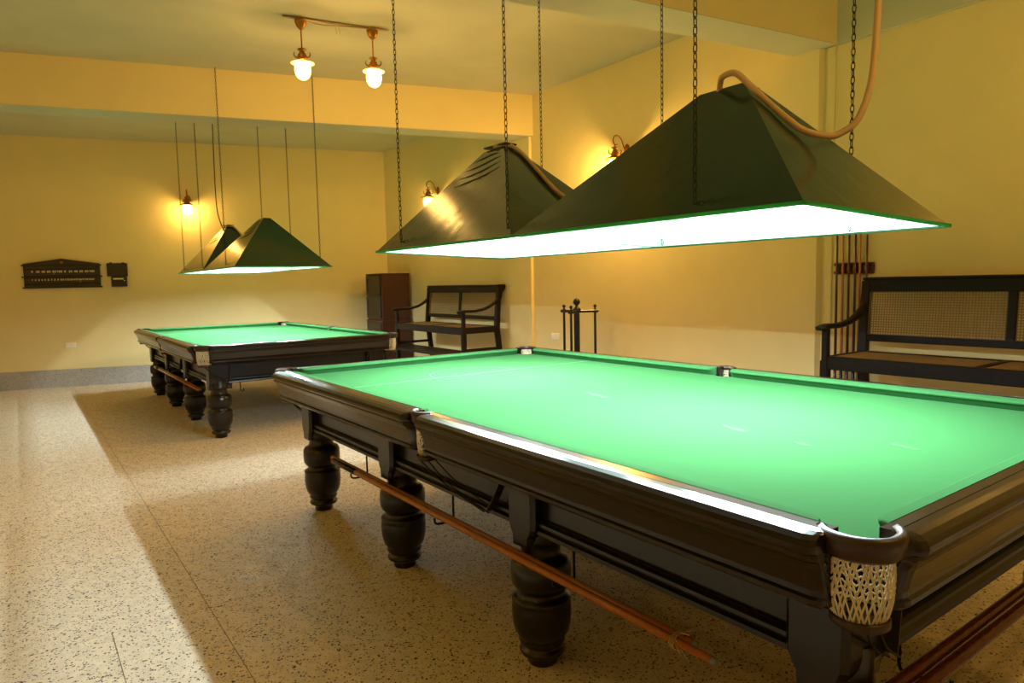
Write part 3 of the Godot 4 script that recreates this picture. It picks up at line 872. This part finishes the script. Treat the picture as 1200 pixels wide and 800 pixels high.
func make_sconces() -> void:
	var th := -atan(SKEW)
	# at, turn so that local +z points into the room
	var spots := [
		[Vector3(-0.03, 2.665, back_z(-0.03)), th, "brass sconce with lit glass shade on the scoreboard wall", BACK_LIGHT],
		[Vector3(WALL_X, 2.66, -6.36), -PI / 2, "brass swan-neck sconce with lit shade high above the caned bench in the corner", CORNER_LIGHT],
		[Vector3(WALL_X, 2.61, -2.56), -PI / 2, "brass swan-neck sconce above the free-standing cue stand, mostly hidden by the lamp", STAND_LIGHT],
		[Vector3(NEAR_X, 2.72, 1.55), -PI / 2, "brass swan-neck sconce above the long caned bench", BENCH_LIGHT],
		[Vector3(-4.6, 2.72, -6.40), PI / 2, "brass sconce on the plain side wall level with the table by the scoreboard", SIDE_LIGHT],
		[Vector3(-4.6, 2.72, -2.60), PI / 2, "brass sconce on the plain side wall between the tables", SIDE_LIGHT],
		[Vector3(-4.6, 2.72, 1.55), PI / 2, "brass sconce on the plain side wall level with the table by the cue rack", SIDE_LIGHT]]
	for s in spots:
		var t := thing("wall_sconce", s[0], s[2], "lamp", "wall sconces")
		t.rotation.y = s[1]
		var plate := begin(0)
		lathe(plate, [Vector2(0, 0.022), Vector2(0.012, 0.020), Vector2(0.030, 0.012), Vector2(0.040, 0.004), Vector2(0.042, 0)], 18, Transform3D(Basis(Vector3(1, 0, 0), PI / 2).scaled(Vector3(1, 1.5, 1)), Vector3(0, 0.07, 0)))
		put("wall_plate", done(plate), M.brass, t)
		put("arm", tube_mesh(curve([Vector3(0, 0.06, 0.015), Vector3(0, 0.10, 0.045), Vector3(0, 0.165, 0.075), Vector3(0, 0.200, 0.125), Vector3(0, 0.185, 0.175), Vector3(0, 0.135, 0.190), Vector3(0, 0.105, 0.160), Vector3(0, 0.115, 0.135)], 6), 0.0065, 8), M.brass, t)
		put("stem", tube_mesh([Vector3(0, 0.112, 0.165), Vector3(0, 0.06, 0.165)], 0.008, 8), M.brass, t)
		gallery(t, Vector3(0, -0.03, 0.165))
		put("brim", lathe_mesh([Vector2(0.036, 0.030), Vector2(0.060, 0.018), Vector2(0.100, 0.004), Vector2(0.112, -0.004), Vector2(0.110, -0.008), Vector2(0.060, 0.010), Vector2(0.036, 0.022)], 20), M.brass, t, Transform3D(Basis(), Vector3(0, -0.03, 0.165)))
		var g := put("globe", lathe_mesh([Vector2(0.03, 0.0), Vector2(0.06, -0.006), Vector2(0.070, -0.03), Vector2(0.076, -0.06), Vector2(0.072, -0.095), Vector2(0.056, -0.125), Vector2(0.03, -0.145), Vector2(0, -0.152)], 20), M.globe, t, Transform3D(Basis(), Vector3(0, -0.03, 0.165)))
		g.set_meta("label", "glowing frosted glass shade")
		lamp_inside(t, Vector3(0, -0.10, 0.165), s[3])

# ---------------------------------------------------------------- benches, cabinet, stands
func make_furniture() -> void:
	var b := thing("spectator_bench", Vector3(WALL_X - 0.03, 0, -5.62), "raised dark wooden two-panel caned bench beside the tall cabinet", "bench", "raised caned benches")
	build_bench(b, 1.86)
	var c := b.duplicate()
	c.name = numbered("spectator_bench")
	add_child(c)
	c.position = Vector3(NEAR_X - 0.09, 0, 0.835)
	tag(c, "raised dark wooden two-panel caned bench beside the wall cue rack")
	# cabinet in the corner
	var k := thing("tall_cabinet", Vector3(2.56, 0, -7.53), "tall narrow red-brown wooden cabinet in the corner beside the bench", "cabinet")
	put("body", box_mesh(Vector3(0, 1.19, 0), Vector3(0.48, 0.70, 0.54), 0.006), M.red_wood, k)
	put("base_section", box_mesh(Vector3(-0.006, 0.43, 0), Vector3(0.50, 0.82, 0.57), 0.008), M.red_wood, k)
	put("top_board", box_mesh(Vector3(-0.004, 1.549, 0), Vector3(0.495, 0.022, 0.555), 0.005), M.red_wood, k)
	for y in [[0.865, 1.195], [1.215, 1.53]]:
		var dr := put("door", box_mesh(Vector3(-0.246, (y[0] + y[1]) / 2, 0.0), Vector3(0.016, y[1] - y[0], 0.50), 0.004), M.dark_panel, k)
		for e: float in [-1.0, 1.0]:
			put("stile", box_mesh(Vector3(-0.256, (y[0] + y[1]) / 2, e * 0.23), Vector3(0.012, y[1] - y[0], 0.045), 0.003), M.wood, dr)
			put("door_rail", box_mesh(Vector3(-0.256, (y[0] if e < 0 else y[1]) - e * 0.02, 0), Vector3(0.012, 0.04, 0.42), 0.003), M.wood, dr)
	var dl := put("door", box_mesh(Vector3(-0.26, 0.44, 0.0), Vector3(0.016, 0.72, 0.50), 0.004), M.dark_panel, k)
	put("knob", lathe_mesh([Vector2(0, 0.02), Vector2(0.01, 0.018), Vector2(0.013, 0.01), Vector2(0.006, 0)], 12), M.brass, dl, Transform3D(Basis(Vector3(0, 0, 1), PI / 2), Vector3(-0.268, 0.55, 0.19)))
	# revolving cue stand: three posts round a thick middle one
	var s := thing("cue_stand", Vector3(2.45, 0, -2.90), "free-standing dark cue stand with three thin posts and ball finials", "cue stand")
	put("base", lathe_mesh([Vector2(0, 0), Vector2(0.26, 0), Vector2(0.27, 0.012), Vector2(0.26, 0.03), Vector2(0.22, 0.045), Vector2(0.06, 0.06), Vector2(0, 0.06)], 28), M.wood, s)
	put("centre_post", lathe_mesh([Vector2(0, 0.05), Vector2(0.045, 0.06), Vector2(0.034, 0.10), Vector2(0.031, 0.60), Vector2(0.031, 1.05), Vector2(0.045, 1.07), Vector2(0.048, 1.085), Vector2(0.022, 1.105), Vector2(0.012, 1.118), Vector2(0.018, 1.127), Vector2(0.034, 1.143), Vector2(0.038, 1.163), Vector2(0.031, 1.183), Vector2(0.014, 1.196), Vector2(0, 1.199)], 18), M.wood, s)
	var to_eye := atan2(-2.2366 - 2.45, 2.409 + 2.90)     # yaw of the stand as it stands in the room
	for i in 3:
		var a := deg_to_rad(13 + 120 * i)
		var ex := Vector3(cos(to_eye), 0, -sin(to_eye))
		var ez := Vector3(sin(to_eye), 0, cos(to_eye))
		var d := ex * cos(a) - ez * sin(a)
		var arm := begin()
		var bs := Basis(Vector3.UP, atan2(-d.z, d.x))
		box(arm, Vector3(0.115, 1.062, 0), Vector3(0.23, 0.028, 0.05), 0.006, Transform3D(bs, Vector3.ZERO))
		put("arm", done(arm), M.wood, s)
		var p := put("post", lathe_mesh([Vector2(0, 0.03), Vector2(0.014, 0.03), Vector2(0.0135, 0.6), Vector2(0.0125, 1.04), Vector2(0.020, 1.046), Vector2(0.021, 1.078), Vector2(0.010, 1.088), Vector2(0.008, 1.097), Vector2(0.016, 1.104), Vector2(0.0185, 1.115), Vector2(0.014, 1.127), Vector2(0, 1.132)], 12), M.wood, s, Transform3D(Basis(), d * 0.195))
		p.set_meta("label", "thin post with ball finial")

func build_bench(t: Node3D, len_: float) -> void:
	var hz := len_ / 2
	var wood = M.old_wood
	for e: float in [-1.0, 1.0]:
		var z: float = e * (hz - 0.03)
		# back post leaning to the wall, straight leg below
		var bp := begin()
		var line := [[Vector2(-0.02, 0), 0.055], [Vector2(-0.085, 0.50), 0.055], [Vector2(-0.12, 0.80), 0.058], [Vector2(-0.105, 1.0), 0.056], [Vector2(-0.075, 1.33), 0.05]]
		for i in line.size() - 1:
			var p: Vector2 = line[i][0]
			var q: Vector2 = line[i + 1][0]
			var w: float = line[i][1] / 2
			var w2: float = line[i + 1][1] / 2
			var c := Vector3((p.x + q.x) / 2, (p.y + q.y) / 2, z)
			var A := [Vector3(p.x - w, p.y, z - w), Vector3(p.x + w, p.y, z - w), Vector3(p.x + w, p.y, z + w), Vector3(p.x - w, p.y, z + w)]
			var B := [Vector3(q.x - w2, q.y, z - w2), Vector3(q.x + w2, q.y, z - w2), Vector3(q.x + w2, q.y, z + w2), Vector3(q.x - w2, q.y, z + w2)]
			for k in 4: face(bp, [A[k], A[(k + 1) % 4], B[(k + 1) % 4], B[k]], c)
			if i == 0: face(bp, A, c)
		put("back_leg", done(bp), wood, t)
		# front leg up to the arm
		var fl := begin()
		box(fl, Vector3(-0.62, 0.40, z), Vector3(0.055, 0.80, 0.055), 0.005)
		box(fl, Vector3(-0.62, 0.905, z), Vector3(0.045, 0.23, 0.045), 0.008)
		put("front_leg", done(fl), wood, t)
		# arm: swept board rising into the back post
		var am := begin(0)
		var path := curve([Vector3(-0.69, 1.020, z), Vector3(-0.62, 1.032, z), Vector3(-0.45, 1.030, z), Vector3(-0.28, 1.060, z), Vector3(-0.16, 1.120, z), Vector3(-0.095, 1.175, z)], 4)
		var rows := []
		for i in path.size():
			var tg: Vector3 = (path[mini(i + 1, path.size() - 1)] - path[maxi(i - 1, 0)]).normalized()
			var nn := Vector3(-tg.y, tg.x, 0)
			var w := lerpf(0.036, 0.022, float(i) / path.size())
			var row := []
			for q in [Vector2(-1, -0.6), Vector2(-0.6, -1), Vector2(0.6, -1), Vector2(1, -0.6), Vector2(1, 0.6), Vector2(0.6, 1), Vector2(-0.6, 1), Vector2(-1, 0.6)]:
				row.append(path[i] + Vector3(0, 0, q.x * w) + nn * q.y * 0.017)
			rows.append(row)
		for i in rows.size() - 1:
			for k in 8: quad(am, rows[i][k], rows[i][(k + 1) % 8], rows[i + 1][(k + 1) % 8], rows[i + 1][k])
		face(am, rows[0], path[2])
		put("arm", done(am), wood, t)
		put("side_apron", box_mesh(Vector3(-0.36, 0.79, z), Vector3(0.48, 0.075, 0.035), 0.004), wood, t)
		put("side_stretcher", box_mesh(Vector3(-0.34, 0.545, z), Vector3(0.50, 0.035, 0.03), 0.004), wood, t)
	# seat
	put("seat_rail", box_mesh(Vector3(-0.62, 0.785, 0), Vector3(0.045, 0.09, len_ - 0.11), 0.006), wood, t)
	put("seat_rail", box_mesh(Vector3(-0.13, 0.80, 0), Vector3(0.04, 0.06, len_ - 0.11), 0.005), wood, t)
	put("seat_divider", box_mesh(Vector3(-0.375, 0.812, 0), Vector3(0.46, 0.035, 0.045), 0.005), wood, t)
	for e: float in [-1.0, 1.0]:
		put("cane_seat", lattice(Vector3(-0.375, 0.822, e * (hz - 0.03) / 2), Vector3(1, 0, 0), Vector3(0, 0, 1), 0.45, hz - 0.085, 0.015, 0.0085), M.cane, t)
	# back: crest rail rolled towards the wall, lower rail, upright, caned panels
	var lean := Vector3(0.03 / 0.33, 1, 0).normalized()
	var cr := begin()
	box(cr, Vector3(-0.082, 1.300, 0), Vector3(0.035, 0.095, len_ - 0.05), 0.006)
	box(cr, Vector3(-0.045, 1.345, 0), Vector3(0.125, 0.022, len_ - 0.02), 0.006)
	put("crest_rail", done(cr), wood, t)
	for e: float in [-1.0, 1.0]:
		var sc := begin()
		var z: float = e * (hz - 0.03)
		var zz := 0.022
		var ol := [Vector3(-0.075, 1.335, 0), Vector3(0.02, 1.335, 0), Vector3(0.0, 1.29, 0), Vector3(-0.035, 1.25, 0), Vector3(-0.05, 1.18, 0), Vector3(-0.085, 1.16, 0)]
		var fr := []
		var bk := []
		for p in ol:
			fr.append(p + Vector3(0, 0, z + zz))
			bk.append(p + Vector3(0, 0, z - zz))
		var cc := Vector3(-0.055, 1.27, z)
		face(sc, fr, cc)
		face(sc, bk, cc)
		for i in 6: face(sc, [fr[i], fr[(i + 1) % 6], bk[(i + 1) % 6], bk[i]], cc)
		put("crest_bracket", done(sc), wood, t)
	put("back_rail", box_mesh(Vector3(-0.112, 0.925, 0), Vector3(0.032, 0.05, len_ - 0.11), 0.005), wood, t)
	put("back_upright", box_mesh(Vector3(0, 0, 0), Vector3(0.03, 0.32, 0.05), 0.004), wood, t, Transform3D(Basis(Vector3(0, 0, 1), -0.09), Vector3(-0.098, 1.10, 0)))
	for e: float in [-1.0, 1.0]:
		put("cane_panel", lattice(Vector3(-0.098, 1.10, e * (hz - 0.03) / 2), Vector3(0, 0, 1), lean, hz - 0.085, 0.31, 0.0175, 0.0062), M.cane, t)
	# footboard on brackets
	put("footboard", box_mesh(Vector3(-0.72, 0.515, 0), Vector3(0.42, 0.025, len_ - 0.04), 0.006), wood, t)
	for e: float in [-1.0, 1.0]:
		put("footboard_leg", box_mesh(Vector3(-0.88, 0.25, e * (hz - 0.10)), Vector3(0.045, 0.505, 0.045), 0.005), wood, t)
		put("footboard_bearer", box_mesh(Vector3(-0.74, 0.485, e * (hz - 0.10)), Vector3(0.30, 0.035, 0.035), 0.005), wood, t)

# woven cane: strips crossing over and under
func lattice(c: Vector3, u: Vector3, v: Vector3, w: float, h: float, pitch: float, strip: float) -> ArrayMesh:
	var st := begin()
	var n := u.cross(v).normalized()
	for dir in 2:
		var along := v if dir == 0 else u
		var across := u if dir == 0 else v
		var la := h if dir == 0 else w
		var lc := w if dir == 0 else h
		var k := int(lc / pitch)
		for i in k + 1:
			var o := c + across * ((i - k / 2.0) * pitch) + n * (0.0012 if dir == 0 else -0.0012)
			var a := along * la / 2
			var s := across * strip / 2
			var d := n * 0.0008
			face(st, [o - a - s + d, o - a + s + d, o + a + s + d, o + a - s + d], o)
			face(st, [o - a - s - d, o - a + s - d, o + a + s - d, o + a - s - d], o)
	return done(st)

# ---------------------------------------------------------------- things on the walls
func words(text: String, size: float, deep := 0.002) -> TextMesh:
	var f := SystemFont.new()
	f.font_names = PackedStringArray(["Droid Sans"])
	f.font_weight = 700
	var m := TextMesh.new()
	m.font = f
	m.text = text
	m.font_size = 32
	m.pixel_size = size / 32.0
	m.depth = deep
	m.curve_step = 2.0
	return m

func make_wall_things() -> void:
	var th := -atan(SKEW)
	var bx := -1.665
	var t := thing("scoreboard", Vector3(bx, 1.44, back_z(bx)), "long dark wooden snooker scoreboard with two rows of pale numbers", "scoreboard")
	t.rotation.y = th
	put("backboard", box_mesh(Vector3(0, 0.165, 0.014), Vector3(0.945, 0.33, 0.028), 0.004), M.board, t)
	var pd := begin()
	var fr := [Vector3(-0.49, 0.325, 0.034), Vector3(0.49, 0.325, 0.034), Vector3(0.47, 0.345, 0.034), Vector3(0.0, 0.415, 0.034), Vector3(-0.47, 0.345, 0.034)]
	var bk := []
	for p in fr: bk.append(Vector3(p.x, p.y, 0.002))
	var mid := Vector3(0, 0.35, 0.018)
	face(pd, fr, mid)
	face(pd, bk, mid)
	for i in 5: face(pd, [fr[i], fr[(i + 1) % 5], bk[(i + 1) % 5], bk[i]], mid)
	put("pediment", done(pd), M.board, t)
	put("plaque", lathe_mesh([Vector2(0, 0.004), Vector2(0.012, 0.003), Vector2(0.016, 0)], 14), M.brass, t, Transform3D(Basis(Vector3(1, 0, 0), PI / 2).scaled(Vector3(1.4, 1, 1)), Vector3(0, 0.365, 0.035)))
	var cornice := begin()
	box(cornice, Vector3(0, 0.320, 0.022), Vector3(0.99, 0.016, 0.044), 0.004)
	put("cornice", done(cornice), M.board, t)
	put("ledge", box_mesh(Vector3(0, 0.006, 0.024), Vector3(0.985, 0.018, 0.048), 0.004), M.board, t)
	for y: float in [0.265, 0.145, 0.170, 0.055]:
		put("slider_rail", tube_mesh([Vector3(-0.465, y, 0.034), Vector3(0.465, y, 0.034)], 0.005, 8), M.wood, t)
	for e: float in [-1.0, 1.0]:
		put("end_knob", lathe_mesh([Vector2(0, 0.03), Vector2(0.010, 0.026), Vector2(0.012, 0.016), Vector2(0.006, 0.006), Vector2(0.008, 0)], 12), M.board, t, Transform3D(Basis(Vector3(0, 0, 1), -e * PI / 2), Vector3(e * 0.47, 0.158, 0.02)))
	var tens := ["0", "20", "40", "60", "80", "100", "0", "20", "40", "60", "80", "100"]
	for i in 12:
		put("numeral", words(tens[i], 0.042), M.ivory, t, Transform3D(Basis(), Vector3(-0.365 + 0.735 * i / 11.0, 0.232, 0.029)))
	for i in 20:
		put("numeral", words(str(i + 1), 0.034), M.ivory, t, Transform3D(Basis(), Vector3(-0.37 + 0.745 * i / 19.0, 0.116, 0.029)))
	for p in [[-0.10, 0.205], [0.22, 0.085]]:
		put("pointer", box_mesh(Vector3(p[0], p[1], 0.036), Vector3(0.014, 0.03, 0.008), 0.002), M.brass, t)
	# small frame rack next to it
	var cx := -0.985
	var s := thing("chalk_box", Vector3(cx, 1.44, back_z(cx)), "small dark wooden wall box with a pale strip beside the scoreboard", "wall box")
	s.rotation.y = th
	put("panel", box_mesh(Vector3(-0.01, 0.25, 0.02), Vector3(0.265, 0.19, 0.04), 0.006), M.board, s)
	for x: float in [-0.09, 0.07]:
		put("hanger", box_mesh(Vector3(x, 0.348, 0.012), Vector3(0.03, 0.02, 0.02), 0.004), M.board, s)
	put("tray", box_mesh(Vector3(0.01, 0.075, 0.035), Vector3(0.20, 0.15, 0.07), 0.006), M.board, s)
	put("card_strip", box_mesh(Vector3(0.005, 0.115, 0.071), Vector3(0.135, 0.02, 0.003), 0.0005), M.ivory, s)
	put("slot", box_mesh(Vector3(0.0, 0.055, 0.071), Vector3(0.14, 0.05, 0.003), 0.0005), M.slot, s)
	put("latch", box_mesh(Vector3(0.085, 0.088, 0.073), Vector3(0.012, 0.016, 0.006), 0.001), M.ivory, s)
	# socket plates
	for w in [[Vector3(-1.635, 0.609, back_z(-1.635)), th, "pale socket plate low on the wall below the scoreboard"], [Vector3(WALL_X, 0.735, -3.73), -PI / 2, "pale socket plate on the wall beside the cue stand"]]:
		var o := thing("socket_plate", w[0], w[2], "wall plate", "socket plates")
		o.rotation.y = w[1]
		put("plate", box_mesh(Vector3(0, 0, 0.005), Vector3(0.135, 0.075, 0.01), 0.003), M.plate, o)
		for x: float in [-0.035, 0.035]:
			put("rocker", box_mesh(Vector3(x, 0.005, 0.011), Vector3(0.028, 0.035, 0.005), 0.002), M.plate, o)
	# wall rack for cues
	var r := thing("wall_cue_rack", Vector3(NEAR_X, 0, -0.245), "narrow dark red wall rack holding upright cues beside the bench", "cue rack")
	for y: float in [1.394, 1.456]:
		put("bar", box_mesh(Vector3(-0.014, y, 0), Vector3(0.028, 0.022, 0.30), 0.005), M.rack_wood, r)
	put("lower_tray", box_mesh(Vector3(-0.04, 0.30, 0), Vector3(0.08, 0.03, 0.30), 0.006), M.rack_wood, r)
	for z: float in rack_slots() + [0.142]:
		put("spacer", box_mesh(Vector3(-0.012, 1.425, z), Vector3(0.022, 0.05, 0.022), 0.005), M.rack_wood, r)

func rack_slots() -> Array:
	return [-0.115, -0.068, -0.022, 0.026, 0.062, 0.112]

# ---------------------------------------------------------------- cues
func cue_mesh(len_: float, r0: float, r1: float) -> ArrayMesh:      # along +y from the butt
	return lathe_mesh([Vector2(0, 0), Vector2(r0 * 0.9, 0.0), Vector2(r0, 0.006), Vector2(lerpf(r0, r1, 0.5), len_ * 0.5), Vector2(r1, len_), Vector2(0, len_)], 12)

func make_cues() -> void:
	# six in the wall rack
	var i := 0
	for z: float in rack_slots():
		var tall: float = [1.46, 1.46, 1.46, 1.46, 1.46, 1.35][i]
		var c := thing("snooker_cue", Vector3(NEAR_X - 0.043, 0.316, -0.245 + z), "slim wooden snooker cue in the wall rack, %s from the narrow wall strip" % ["first", "second", "third", "fourth", "fifth", "sixth"][i], "cue", "cues in the wall rack")
		if i == 5: tag(c, "shortest snooker cue in the wall rack, last one beside the bench")
		put("shaft", cue_mesh(tall - 0.42, 0.0105, 0.0065), M.cue_dark if i % 3 != 1 else M.cue, c, Transform3D(Basis(), Vector3(0, 0.42, 0)))
		put("butt", cue_mesh(0.42, 0.0135, 0.0105), M.cue_dark if i % 2 == 0 else M.butt, c)
		put("tip", cue_mesh(0.012, 0.0062, 0.0055), M.tip, c, Transform3D(Basis(), Vector3(0, tall, 0)))
		i += 1
	# long cues carried on the hooks along the tables
	for tz: float in [0.0, FAR]:
		var which := "the table beside the wall cue rack" if tz == 0.0 else "the table near the scoreboard wall"
		long_cue(Vector3(-0.905, 0.432, tz - 1.10), Vector3(-0.905, 0.429, tz + 1.385), 0.014, 0.011, "long rest cue with dark grip on hooks along %s" % which, 0.30)
		if tz == 0.0:
			var st := begin(0)
			for k in 7:
				var an := TAU * k / 7
				var e := Vector3(cos(an), sin(an), 0) * 0.026
				tube(st, [Vector3(-0.888, 0.428, tz + 1.275), Vector3(-0.888, 0.428, tz + 1.275) + e * 0.8, Vector3(-0.888, 0.426, tz + 1.29 + 0.01 * (k % 3)) + e * (1.3 + 0.25 * (k % 2))], 0.0022, 4)
			for k in 3:
				var ring := []
				for j in 12: ring.append(Vector3(-0.888 + cos(TAU * j / 12) * 0.036, 0.427 + sin(TAU * j / 12) * 0.022, tz + 1.265 + 0.006 * k))
				tube(st, ring, 0.0022, 4, true)
			var s := put("binding_string", done(st), M.string, self)
			tag(s, "loose knot of pale string tied round the two long cues", "string")
		long_cue(Vector3(-0.871, 0.424, tz - 1.20), Vector3(-0.871, 0.424, tz + 1.30), 0.0135, 0.011, "plain long cue on hooks along %s" % which, 0.0)
	long_cue(Vector3(-0.90, 0.458, 1.734), Vector3(0.9, 0.458, 1.734), 0.017, 0.013, "thick half-butt cue hung across the table end beside the net pocket, inner one", 0.0, M.cue_dark)
	long_cue(Vector3(-0.84, 0.458, 1.772), Vector3(0.95, 0.458, 1.772), 0.016, 0.013, "half-butt cue hung across the table end, outer one", 0.0, M.cue_dark)

func long_cue(a: Vector3, b: Vector3, r0: float, r1: float, label: String, grip: float, wood: Material = M.cue) -> Node3D:
	var c := thing("long_cue", a, label, "cue", "long cues hung on table hooks")
	var dir := b - a
	var up := dir.normalized()
	var sx := up.cross(Vector3.UP).normalized()
	var xf := Transform3D(Basis(sx, up, sx.cross(up)), Vector3.ZERO)
	var n := dir.length()
	if grip > 0.0:
		put("grip", cue_mesh(grip, r0 + 0.002, r0 + 0.001), M.butt, c, xf)
	put("shaft", cue_mesh(n - grip, r0, r1), wood, c, xf * Transform3D(Basis(), Vector3(0, grip, 0)))
	put("tip", cue_mesh(0.014, r1 * 0.95, r1 * 0.8), M.tip, c, xf * Transform3D(Basis(), Vector3(0, n, 0)))
	return c
